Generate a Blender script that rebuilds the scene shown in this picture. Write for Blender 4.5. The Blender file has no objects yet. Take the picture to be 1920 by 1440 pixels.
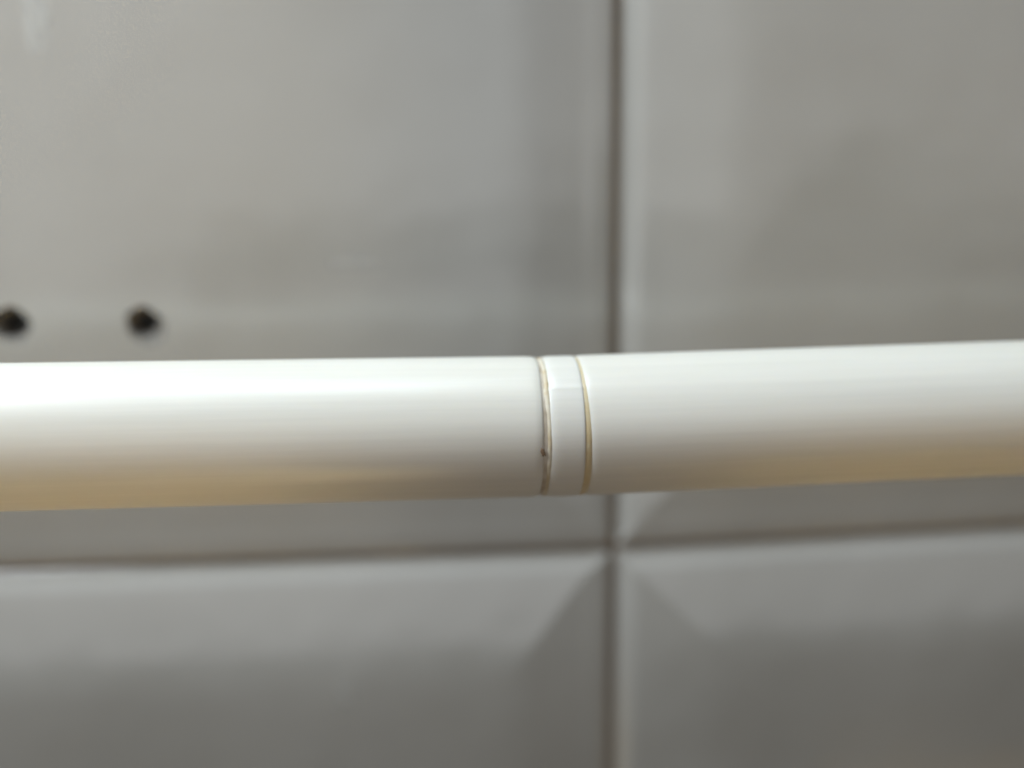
import bpy, bmesh, math, random
from mathutils import Vector, Matrix

scene = bpy.context.scene
COL = scene.collection
MM = 0.001
random.seed(7)

# ------------------------------------------------------------------ camera
# wall face: plane y = 0, normal towards -y; x to the right, z up; metres, real size
CAM = Vector((0.0, -0.19163, 0.0290))
YAW, PITCH, ROLL = 0.08732, 0.17148, -0.0100
fwd = Vector((math.sin(YAW) * math.cos(PITCH), math.cos(YAW) * math.cos(PITCH), -math.sin(PITCH)))
rgt = fwd.cross(Vector((0, 0, 1))).normalized()
upv = rgt.cross(fwd)
c, s = math.cos(ROLL), math.sin(ROLL)
rgt2 = rgt * c + upv * s
up2 = upv * c - rgt * s
cam_data = bpy.data.cameras.new('camera')
cam = bpy.data.objects.new('camera', cam_data)
COL.objects.link(cam)
M = Matrix.Identity(4)
for i in range(3):
    M[i][0], M[i][1], M[i][2], M[i][3] = rgt2[i], up2[i], -fwd[i], CAM[i]
cam.matrix_world = M
cam_data.sensor_width = 36.0
cam_data.lens = 30.0
cam_data.clip_start = 0.005
cam_data.clip_end = 20.0
cam_data.dof.use_dof = True
cam_data.dof.focus_distance = 0.1205
cam_data.dof.aperture_fstop = 4.6
cam_data.dof.aperture_blades = 0
scene.camera = cam

# ------------------------------------------------------------------ world and lamps
world = bpy.data.worlds.new('World')
scene.world = world
world.use_nodes = True
bg = world.node_tree.nodes['Background']
bg.inputs['Color'].default_value = (1.0, 0.82, 0.60, 1)
bg.inputs['Strength'].default_value = 0.045


def area(name, loc, target, sx, sy, power, col, spread=180):
    d = bpy.data.lights.new(name, 'AREA')
    d.shape = 'RECTANGLE'
    d.size, d.size_y = sx, sy
    d.energy = power
    d.color = col
    d.spread = math.radians(spread)
    o = bpy.data.objects.new(name, d)
    COL.objects.link(o)
    o.location = loc
    o.rotation_euler = (Vector(target) - Vector(loc)).to_track_quat('-Z', 'Z').to_euler()
    return o


# tall window behind the photographer, brighter towards its left half; the lower tiles mirror the dark below its edge
# that window's light, cut into added panels (x0, x1, z0, z1, brightness): the gap between the upper and lower
# panels and the stepped right side are shaped so the tiles mirror a dark phone and photographer
LIGHT_PANELS = ((-0.66, -0.42, -0.36, 0.46, 1.0), (-0.42, -0.34, 0.01, 0.46, 0.97), (-0.42, -0.34, -0.36, -0.02, 1.0), (-0.34, -0.24, 0.03, 0.46, 0.95),
         (-0.24, 0.27, 0.055, 0.46, 0.90), (-0.34, 0.27, -0.36, -0.045, 1.0),
         (0.27, 0.43, 0.04, 0.46, 0.75), (0.43, 0.50, 0.08, 0.46, 0.74), (0.50, 0.57, 0.14, 0.48, 0.73), (0.57, 0.67, 0.17, 0.50, 0.72),
         (0.67, 0.75, 0.135, 0.50, 0.70), (0.75, 0.85, 0.10, 0.50, 0.68), (0.85, 1.05, 0.06, 0.50, 0.66), (0.27, 1.05, -0.36, -0.05, 0.66))
for px0, px1, pz0, pz1, pb in LIGHT_PANELS:
    pc = ((px0 + px1) / 2, -1.0, (pz0 + pz1) / 2)
    area('shaped_window_light', pc, (pc[0], 0.0, pc[2]), px1 - px0, pz1 - pz0, 1.85 * pb * (px1 - px0) * (pz1 - pz0), (0.98, 0.97, 0.98))
area('skylight', (-0.42, -0.25, 0.37), (0.0, -0.06, -0.02), 0.36, 0.12, 2.35, (0.88, 0.945, 1.0))
area('ceiling_light', (-0.24, -0.12, 0.62), (-0.05, -0.06, 0.0), 0.6, 0.24, 4.6, (0.77, 0.91, 1.0))
# warm light thrown back from the floor, broad and weak; two added narrow beams brighten the rail's underside beside the joint
area('floor_bounce_light', (-0.25, -0.20, -0.40), (-0.23, -0.18, 0.0), 0.40, 0.25, 0.09, (1.0, 0.70, 0.30))
area('floor_bounce_light', (0.36, -0.20, -0.40), (0.33, -0.18, 0.0), 0.40, 0.25, 0.07, (1.0, 0.70, 0.30))
area('underside_fill_light', (-0.125, -0.26, -0.36), (-0.125, -0.0625, 0.0), 0.22, 0.14, 0.024, (1.0, 0.75, 0.36), 9)
area('underside_fill_light', (0.152, -0.26, -0.36), (0.152, -0.0625, 0.0), 0.22, 0.14, 0.014, (1.0, 0.72, 0.27), 9)

scene.view_settings.view_transform = 'Standard'
scene.view_settings.look = 'None'
scene.view_settings.exposure = 0.0
scene.view_settings.gamma = 1.0
scene.view_settings.use_curve_mapping = False
scene.render.engine = 'CYCLES'


# ------------------------------------------------------------------ materials
class NT:
    def __init__(self, name):
        self.m = bpy.data.materials.new(name)
        self.m.use_nodes = True
        self.t = self.m.node_tree
        self.b = self.t.nodes['Principled BSDF']

    def n(self, typ, **kw):
        nd = self.t.nodes.new(typ)
        for k, v in kw.items():
            setattr(nd, k, v)
        return nd

    def l(self, a, b):
        self.t.links.new(a, b)

    def coords(self, scale):
        tc = self.n('ShaderNodeTexCoord')
        mp = self.n('ShaderNodeMapping')
        mp.inputs['Scale'].default_value = scale
        self.l(tc.outputs['Object'], mp.inputs['Vector'])
        return mp.outputs['Vector']

    def noise(self, scale3, scale, detail=3, rough=0.55):
        nz = self.n('ShaderNodeTexNoise')
        nz.inputs['Scale'].default_value = scale
        nz.inputs['Detail'].default_value = detail
        nz.inputs['Roughness'].default_value = rough
        self.l(self.coords(scale3), nz.inputs['Vector'])
        return nz.outputs['Fac']

    def ramp(self, fac, stops):
        r = self.n('ShaderNodeValToRGB')
        while len(r.color_ramp.elements) < len(stops):
            r.color_ramp.elements.new(0.5)
        for e, (p, cc) in zip(r.color_ramp.elements, stops):
            e.position = p
            e.color = (*cc, 1)
        self.l(fac, r.inputs['Fac'])
        return r.outputs['Color']

    def maprange(self, fac, a, b, lo, hi):
        r = self.n('ShaderNodeMapRange')
        for k, v in zip(('From Min', 'From Max', 'To Min', 'To Max'), (a, b, lo, hi)):
            r.inputs[k].default_value = v
        self.l(fac, r.inputs['Value'])
        return r.outputs['Result']

    def bump(self, height, strength, dist):
        b = self.n('ShaderNodeBump')
        b.inputs['Strength'].default_value = strength
        b.inputs['Distance'].default_value = dist
        self.l(height, b.inputs['Height'])
        self.l(b.outputs['Normal'], self.b.inputs['Normal'])


def mat_tile():
    """dark-bodied grey glazed ceramic, faintly cloudy, mirror-like glaze that is not quite flat"""
    k = NT('grey_glazed_tile')
    k.l(k.ramp(k.noise((1, 1, 1), 16.0, 5), [(0.3, (0.425, 0.411, 0.380)), (0.7, (0.475, 0.461, 0.430))]), k.b.inputs['Base Color'])
    k.l(k.maprange(k.noise((1, 1, 1), 30.0, 4), 0.3, 0.7, 0.10, 0.18), k.b.inputs['Roughness'])
    k.b.inputs['IOR'].default_value = 2.0
    k.bump(k.noise((1, 1, 1), 26.0, 2), 0.5, 0.0012)
    return k.m


def mat_simple(name, a, b, scale, rough, bump=0.0, sss=0.0):
    k = NT(name)
    k.l(k.ramp(k.noise((1, 1, 1), scale, 4), [(0.3, a), (0.7, b)]), k.b.inputs['Base Color'])
    k.b.inputs['Roughness'].default_value = rough
    if sss:
        k.b.inputs['Subsurface Weight'].default_value = sss
        k.b.inputs['Subsurface Radius'].default_value = (1, 0.75, 0.45)
        k.b.inputs['Subsurface Scale'].default_value = 0.0015
    if bump:
        k.bump(k.noise((1, 1, 1), scale * 3, 3), bump, 0.0002)
    return k.m


def mat_plastic(name, a, b, rough=0.36):
    k = NT(name)
    # slow uneven ageing of the plastic, stretched along the extrusion
    col = k.ramp(k.noise((0.25, 1, 1), 60.0, 3), [(0.3, a), (0.7, b)])
    mul = k.n('ShaderNodeVectorMath', operation='SCALE')
    k.l(col, mul.inputs[0])
    k.l(k.maprange(k.noise((0.02, 1, 1), 1100.0, 4, 0.65), 0.3, 0.7, 0.97, 1.025), mul.inputs['Scale'])
    k.l(mul.outputs['Vector'], k.b.inputs['Base Color'])
    fine = k.noise((0.012, 1, 1), 2600.0, 3, 0.6)
    k.l(k.maprange(fine, 0.3, 0.7, rough - 0.05, rough + 0.07), k.b.inputs['Roughness'])
    k.b.inputs['IOR'].default_value = 1.52
    k.b.inputs['Subsurface Weight'].default_value = 0.25
    k.b.inputs['Subsurface Radius'].default_value = (1, 0.8, 0.5)
    k.b.inputs['Subsurface Scale'].default_value = 0.0012
    k.bump(fine, 0.05, 0.00003)
    return k.m


TILE = mat_tile()
BISQUE = mat_simple('tile_biscuit', (0.19, 0.175, 0.155), (0.29, 0.265, 0.235), 900, 0.9, 0.6)
GROUT = mat_simple('brown_grey_grout', (0.24, 0.185, 0.135), (0.32, 0.26, 0.20), 500, 0.9, 0.7)
PLASTER = mat_simple('dark_plaster', (0.40, 0.40, 0.40), (0.52, 0.52, 0.51), 400, 0.95, 0.5)
PLASTIC = mat_plastic('aged_white_plastic', (0.79, 0.745, 0.655), (0.83, 0.79, 0.71))
RINGP = mat_plastic('white_ring_plastic', (0.79, 0.75, 0.67), (0.82, 0.785, 0.715), 0.36)
GLUE = mat_simple('yellowed_glue', (0.70, 0.53, 0.29), (0.77, 0.64, 0.42), 700, 0.35, 0.4, 0.3)
RAGGED = mat_simple('ragged_dried_glue', (0.58, 0.43, 0.22), (0.80, 0.755, 0.66), 260, 0.45, 0.6, 0.2)
GROOVE = mat_simple('soiled_plastic', (0.42, 0.33, 0.23), (0.72, 0.65, 0.55), 330, 0.5, 0.4)
DIRT = mat_simple('brown_dirt', (0.16, 0.10, 0.06), (0.26, 0.17, 0.10), 2500, 0.8, 0.5)
LINT = mat_simple('grey_lint', (0.35, 0.33, 0.31), (0.5, 0.48, 0.46), 900, 0.9)


def obj(name, bm, mats, parent=None, smooth=True):
    me = bpy.data.meshes.new(name)
    bm.normal_update()
    for f in bm.faces:
        f.smooth = smooth
    bm.to_mesh(me)
    bm.free()
    for m in (mats if isinstance(mats, (list, tuple)) else [mats]):
        me.materials.append(m)
    o = bpy.data.objects.new(name, me)
    COL.objects.link(o)
    if parent:
        o.parent = parent
    return o


# ------------------------------------------------------------------ wall
SX, GZ = 40.9 * MM, -45.6 * MM          # crossing of the two joints
G = 0.70 * MM                            # half a joint
TW, TH = 300 * MM, 200 * MM
THICK = 8 * MM


def skew(x, z):
    """tiles were not laid dead level: the two columns lean a little apart"""
    dx = x - SX
    z += (0.0135 * dx if dx > 0 else -0.0070 * dx)
    return x, z


bm = bmesh.new()
vs = [bm.verts.new(p) for p in ((SX - .4, 0.045, GZ - .3), (SX + .4, 0.045, GZ - .3), (SX + .4, 0.045, GZ + .3), (SX - .4, 0.045, GZ + .3))]
bm.faces.new(vs)
wall = obj('wall', bm, PLASTER, smooth=False)
wall['kind'] = 'structure'


def strip(horizontal):
    bm = bmesh.new()
    N = 60
    prev = None
    for i in range(N + 1):
        t = -0.3 + 0.6 * i / N
        row = []
        for w, d in ((-2.6, 6.2), (-0.6, 4.6), (0, 4.75), (0.6, 4.6), (2.6, 6.2)):
            x, z = (SX + t, GZ + w * MM) if horizontal else (SX + w * MM, GZ + t)
            x, z = skew(x, z)
            j = random.uniform(-0.08, 0.08) + (0.02 if horizontal else 0)
            row.append(bm.verts.new((x, (d + j) * MM, z)))
        if prev:
            for a in range(4):
                q = [prev[a], prev[a + 1], row[a + 1], row[a]]
                bm.faces.new(q if horizontal else q[::-1])
        prev = row
    bmesh.ops.recalc_face_normals(bm, faces=bm.faces)
    return obj('grout_joint', bm, GROUT, wall)


strip(True)
strip(False)

# inset from tile edge (mm), depth below face (mm): steep rounded lip, shallow bevel, flat centre
LIP = [(0.0, 6.8), (0.02, 5.3), (0.2, 4.75), (0.7, 4.25), (1.5, 3.70), (2.6, 3.20), (3.6, 2.72), (4.5, 2.36), (5.3, 2.14), (6.2, 2.0)]


def tile(x0, x1, z0, z1, bw, bh):
    """one bevelled tile, bw / bh = width of the bevelled border along x and z (mm)"""
    bm = bmesh.new()
    rings = [(a, a, d) for a, d in LIP]
    dl = LIP[-1][1]
    sm = [0.12, 0.28, 0.45, 0.6, 0.7, 0.78, 0.86, 0.94, 1.02, 1.10, 1.18, 1.26, 1.36]
    for t in sm:                       # straight bevel that eases into the flat centre
        if t <= 0.72:
            d = dl * (1 - t)
        elif t < 1.28:
            d = dl * (1.28 - t) ** 2 / (4 * 0.28)
        else:
            d = 0.0
        rings.append((6.2 + (bw - 6.2) * t, 6.2 + (bh - 6.2) * t, d))
    NS, NC = 26, 5

    def ring(ax, az, d, y=None):
        X0, X1, Z0, Z1 = x0 + ax * MM, x1 - ax * MM, z0 + az * MM, z1 - az * MM
        rad = max(0.25, 1.6 - 0.25 * ax) * MM
        pts = []
        cs = [(X1 - rad, Z0 + rad, -90), (X1 - rad, Z1 - rad, 0), (X0 + rad, Z1 - rad, 90), (X0 + rad, Z0 + rad, 180)]
        for k in range(4):
            cx, cz, a0 = cs[k]
            arc = [(cx + rad * math.cos(math.radians(a0 + 90 * j / NC)), cz + rad * math.sin(math.radians(a0 + 90 * j / NC))) for j in range(NC + 1)]
            pts += arc
            nx, nz, na = cs[(k + 1) % 4]
            e = (nx + rad * math.cos(math.radians(na)), nz + rad * math.sin(math.radians(na)))
            b = arc[-1]
            for j in range(1, NS):
                u = j / NS
                u = 0.5 - 0.5 * math.cos(math.pi * u)
                pts.append((b[0] + (e[0] - b[0]) * u, b[1] + (e[1] - b[1]) * u))
        out = []
        for x, z in pts:
            dd = d
            if d > dl:                 # right and bottom edges are rounded over less than the other two
                e = min(x1 - x, z - z0)
                o = min(x - x0, z1 - z)
                dd = dl + (d - dl) * (0.30 if e <= o else (1.2 if x - x0 < z1 - z else 1.0))
            x, z = skew(x, z)
            out.append(bm.verts.new((x, dd * MM if y is None else y, z)))
        return out
    R = [ring(0, 0, 0, THICK)] + [ring(*r) for r in rings]
    n = len(R[0])
    for a, b in zip(R, R[1:]):
        for i in range(n):
            bm.faces.new((a[i], a[(i + 1) % n], b[(i + 1) % n], b[i]))
    bm.faces.new(R[-1])
    bm.faces.new(R[0][::-1])
    bmesh.ops.recalc_face_normals(bm, faces=bm.faces)
    return obj('tile', bm, [TILE, BISQUE], wall)


up_left = tile(SX - G - TW, SX - G, GZ + G, GZ + G + TH, 21.5, 26)
up_right = tile(SX + G, SX + G + TW, GZ + G, GZ + G + TH, 26, 26)
low_left = tile(SX - G - TW, SX - G, GZ - G - TH, GZ - G, 22, 27)
low_right = tile(SX + G, SX + G + TW, GZ - G - TH, GZ - G, 26, 26)
up_left['label'] = 'upper left tile with two drilled holes'

# two drilled screw holes, cut right through the tile, glaze chipped at the lower right
HOLES = [(-91.2 * MM, 11.5 * MM, 2.7, 0.5), (-63.7 * MM, 11.2 * MM, 2.5, 1.6)]
cb = bmesh.new()


def loft(bm, rings, cap=True):
    L = [[bm.verts.new(p) for p in r] for r in rings]
    n = len(L[0])
    for a, b in zip(L, L[1:]):
        for i in range(n):
            bm.faces.new((a[i], a[(i + 1) % n], b[(i + 1) % n], b[i]))
    if cap:
        bm.faces.new(L[0][::-1])
        bm.faces.new(L[-1])
    return L


for hx, hz, hr, chip in HOLES:
    ph = [random.uniform(0, 6.28) for _ in range(3)]
    rr = []
    for y, grow in ((-1.0, 2.3), (0.0, 1.6), (0.6, 1.15), (1.6, 0.55), (2.8, 0.0), (9.0, -0.1)):
        pts = []
        for i in range(40):
            a = math.tau * i / 40
            lob = max(0.0, math.cos(a + math.radians(50))) ** 2       # chipped towards lower right
            rad = hr + grow * (0.7 + 0.8 * lob * chip) + grow * 0.12 * math.sin(5 * a + ph[0]) + 0.05 * math.sin(3 * a + ph[1])
            pts.append((hx + rad * MM * math.cos(a), y * MM, hz + rad * MM * math.sin(a)))
        rr.append(pts)
    loft(cb, rr)
bmesh.ops.recalc_face_normals(cb, faces=cb.faces)
for f in cb.faces:
    f.material_index = 1
cutter = obj('cutter', cb, [TILE, BISQUE])
md = up_left.modifiers.new('cut', 'BOOLEAN')
md.object = cutter
md.operation = 'DIFFERENCE'
md.solver = 'EXACT'
dg = bpy.context.evaluated_depsgraph_get()
new = bpy.data.meshes.new_from_object(up_left.evaluated_get(dg))
up_left.modifiers.clear()
up_left.data = new
bpy.data.objects.remove(cutter)
for f in new.polygons:
    if f.normal.y < -0.9999 or f.material_index == 1:
        f.use_smooth = f.material_index == 1 and f.normal.y > -0.9
for hx, hz, hr, chip in HOLES:      # the hole goes on into the plaster behind the tile
    bm = bmesh.new()
    rr = [[(hx + q * MM * math.cos(math.tau * i / 40), y * MM, hz + q * MM * math.sin(math.tau * i / 40)) for i in range(40)]
          for y, q in ((7.9, hr + 0.3), (8.2, hr - 0.1), (20, hr - 0.2), (34, hr - 0.3), (36, 0.4))]
    L = loft(bm, rr, cap=False)
    bm.faces.new(L[-1])
    obj('hole_lining', bm, PLASTER, up_left)

# small lamp reflections on the glaze, painted as pale raised smears
lk = NT('glint_white')
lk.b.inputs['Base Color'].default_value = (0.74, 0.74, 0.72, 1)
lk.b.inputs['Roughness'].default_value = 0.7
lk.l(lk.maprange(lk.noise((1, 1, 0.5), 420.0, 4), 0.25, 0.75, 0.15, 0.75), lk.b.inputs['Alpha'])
lk2 = NT('thin_glint_white')
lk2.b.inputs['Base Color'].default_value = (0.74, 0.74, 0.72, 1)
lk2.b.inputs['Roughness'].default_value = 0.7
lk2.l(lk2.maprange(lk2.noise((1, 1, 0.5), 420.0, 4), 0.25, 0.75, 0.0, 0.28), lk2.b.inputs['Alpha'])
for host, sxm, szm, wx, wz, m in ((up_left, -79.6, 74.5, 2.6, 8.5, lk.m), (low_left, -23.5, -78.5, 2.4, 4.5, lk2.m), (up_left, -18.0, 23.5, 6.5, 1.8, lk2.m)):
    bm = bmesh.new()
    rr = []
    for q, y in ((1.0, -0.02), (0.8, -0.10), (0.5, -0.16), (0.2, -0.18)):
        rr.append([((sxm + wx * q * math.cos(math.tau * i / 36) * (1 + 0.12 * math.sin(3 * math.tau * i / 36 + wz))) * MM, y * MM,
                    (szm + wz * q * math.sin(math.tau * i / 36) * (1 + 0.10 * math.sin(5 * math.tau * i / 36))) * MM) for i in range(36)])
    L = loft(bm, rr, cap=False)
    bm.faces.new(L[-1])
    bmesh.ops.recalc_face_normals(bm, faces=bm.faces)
    obj('painted_glint', bm, m, host)

# ------------------------------------------------------------------ the rail
RY = -61.63 * MM
R0 = 11.0
rail = bpy.data.objects.new('plastic_rail', None)
COL.objects.link(rail)
rail.location = (0.0185, RY, -0.48 * MM)
rail['label'] = 'round white plastic rail with yellowed joint in front of tiled wall'
rail['category'] = 'rail'
BX = 18.5          # local x = photo-wall x - BX (mm)


def lathe(name, prof, mat, nseg=128, wob=None, rot=0.0, parent=rail):
    """prof: (x, radius) in mm along the rail axis; wob(i_profile, angle) -> (dx, dr); angle 0 = up, 90 deg = front"""
    bm = bmesh.new()
    rings = []
    for ip, (x, r) in enumerate(prof):
        row = []
        for i in range(nseg):
            a = math.tau * i / nseg
            dx, dr = wob(ip, a) if wob else (0, 0)
            row.append(bm.verts.new(((x - BX + dx) * MM, -(r + dr) * MM * math.sin(a), (r + dr) * MM * math.cos(a))))
        rings.append(row)
    for A, B in zip(rings, rings[1:]):
        for i in range(nseg):
            bm.faces.new((A[i], A[(i + 1) % nseg], B[(i + 1) % nseg], B[i]))
    bmesh.ops.recalc_face_normals(bm, faces=bm.faces)
    o = obj(name, bm, mat, parent)
    o.rotation_euler = (0, rot, 0)
    return o


def edge_noise(seed, amp):
    rnd = random.Random(seed)
    ks = [(k, rnd.uniform(-1, 1) / k ** 0.6, rnd.uniform(0, 6.28)) for k in (2, 3, 5, 7, 11, 17, 23, 31)]
    return lambda a: amp * sum(c * math.sin(k * a + p) for k, c, p in ks)


# left tube: runs out of frame, squared end with a worn chamfer
e1 = edge_noise(1, 0.06)
left_prof = [(-330 + 25 * i, R0) for i in range(13)] + [(-18, R0), (0, R0), (8, R0), (12.6, R0), (13.4, R0 - 0.005), (13.9, R0 - 0.02), (14.3, R0 - 0.06), (14.65, R0 - 0.13), (14.9, R0 - 0.20), (15.05, R0 - 0.33), (15.0, R0 - 2.2)]
lathe('tube', left_prof, PLASTIC, wob=lambda i, a: ((e1(a), 0) if i > len(left_prof) - 6 else (0, 0)), rot=0.0097)

# right tube
e2 = edge_noise(2, 0.012)
right_prof = [(21.70, R0 - 2.2), (21.70, R0 - 0.36), (21.82, R0 - 0.22), (22.1, R0 - 0.11), (22.4, R0 - 0.045), (22.8, R0 - 0.012), (23.3, R0), (26, R0), (30, R0), (60, R0)] + [(85 + 25 * i, R0) for i in range(12)]
lathe('tube', right_prof, PLASTIC, wob=lambda i, a: ((e2(a) - 0.44 * math.cos(a), 0) if i < 7 else (0, 0)), rot=-0.0108)

# coupling ring between them, with a mould line across its front
e3 = edge_noise(3, 0.03)
ring_prof = [(15.95, R0 - 2.2), (15.95, R0 - 0.34), (16.05, R0 - 0.23), (16.25, R0 - 0.14), (16.55, R0 - 0.07), (16.95, R0 - 0.02), (17.4, R0 + 0.005), (18.2, R0 + 0.01), (19.4, R0 + 0.01), (20.5, R0 + 0.01), (20.9, R0 - 0.005), (21.1, R0 - 0.05), (21.15, R0 - 0.2), (21.15, R0 - 2.2)]


def ring_wob(i, a):
    deg = math.degrees(a)
    dr = 0.055 * math.exp(-((deg - 47.0) / 1.6) ** 2) - 0.03 * math.exp(-((deg - 41.0) / 3.0) ** 2)
    return ((e3(a) if i < 5 else 0.0), dr)


ring = lathe('coupling_ring', ring_prof, RINGP, nseg=360, wob=ring_wob)

# soiled sleeve seen in the groove left of the ring; yellow glue in the gap to its right
sl = lathe('inner_sleeve', [(10, R0 - 0.34), (13, R0 - 0.34), (15.4, R0 - 0.31), (18, R0 - 0.34)], GROOVE)
sl['label'] = 'soiled brownish groove left of the ring'
e4 = edge_noise(4, 0.085)
gb = lathe('glue_seam', [(15.45, R0 - 0.36), (15.6, R0 - 0.24), (15.8, R0 - 0.17), (16.0, R0 - 0.16), (16.2, R0 - 0.26)], RAGGED, nseg=220,
           wob=lambda i, a: (e4(a) * (2.4 - 0.4 * i), 0.6 * e4(a * 1.0 + 1.3)))
gb['label'] = 'lumpy yellow glue bead along the left edge of the ring'
e5 = edge_noise(5, 0.012)
gs = lathe('glue_seam', [(20.6, R0 - 0.40), (21.0, R0 - 0.15), (21.5, R0 - 0.10), (22.0, R0 - 0.13), (22.6, R0 - 0.40)], GLUE, wob=lambda i, a: (0, e5(a)))
gs['label'] = 'thin yellow line of glue along the right edge of the ring'


def on_rail(x, deg, r):
    a = math.radians(deg)
    return Vector(((x - BX) * MM, -r * MM * math.sin(a), r * MM * math.cos(a)))


# brown speck stuck in the groove
bm = bmesh.new()
bmesh.ops.create_icosphere(bm, subdivisions=3, radius=1.0)
P = on_rail(14.85, 97.0, R0 - 0.10)
for v in bm.verts:
    k = 1 + 0.25 * math.sin(5 * v.co.x + 3 * v.co.z) + 0.15 * math.sin(9 * v.co.z + 2)
    v.co = Vector((v.co.x * 0.30 * MM, v.co.y * 0.14 * MM, v.co.z * 0.62 * MM)) * k + P
    v.co.x -= (v.co.z - P.z) * 0.25
obj('dirt_speck', bm, DIRT, rail)['label'] = 'brown dirt speck at the groove'

# wisp of lint standing on the joint
bm = bmesh.new()
base = Vector((15.6 * MM, RY, -0.48 * MM)) + Vector((0, -1.0 * MM, 10.55 * MM))
for k in range(4):
    rnd = random.Random(20 + k)
    pts = [Vector((0, 0, 0))]
    d = Vector((rnd.uniform(-.5, .5), rnd.uniform(-.2, .2), 1.0)).normalized()
    for i in range(7):
        d = (d + Vector((rnd.uniform(-.7, .7), rnd.uniform(-.3, .3), rnd.uniform(-.55, .2)))).normalized()
        pts.append(pts[-1] + d * 0.22 * MM)
    rr = []
    for p in pts:
        rr.append([tuple(base + p + Vector((math.cos(math.tau * j / 5), math.sin(math.tau * j / 5), 0)) * 0.022 * MM) for j in range(5)])
    loft(bm, rr)
lint = obj('lint_wisp', bm, LINT)
lint['label'] = 'tiny grey wisp of lint standing on top of the rail joint'
lint['category'] = 'lint'
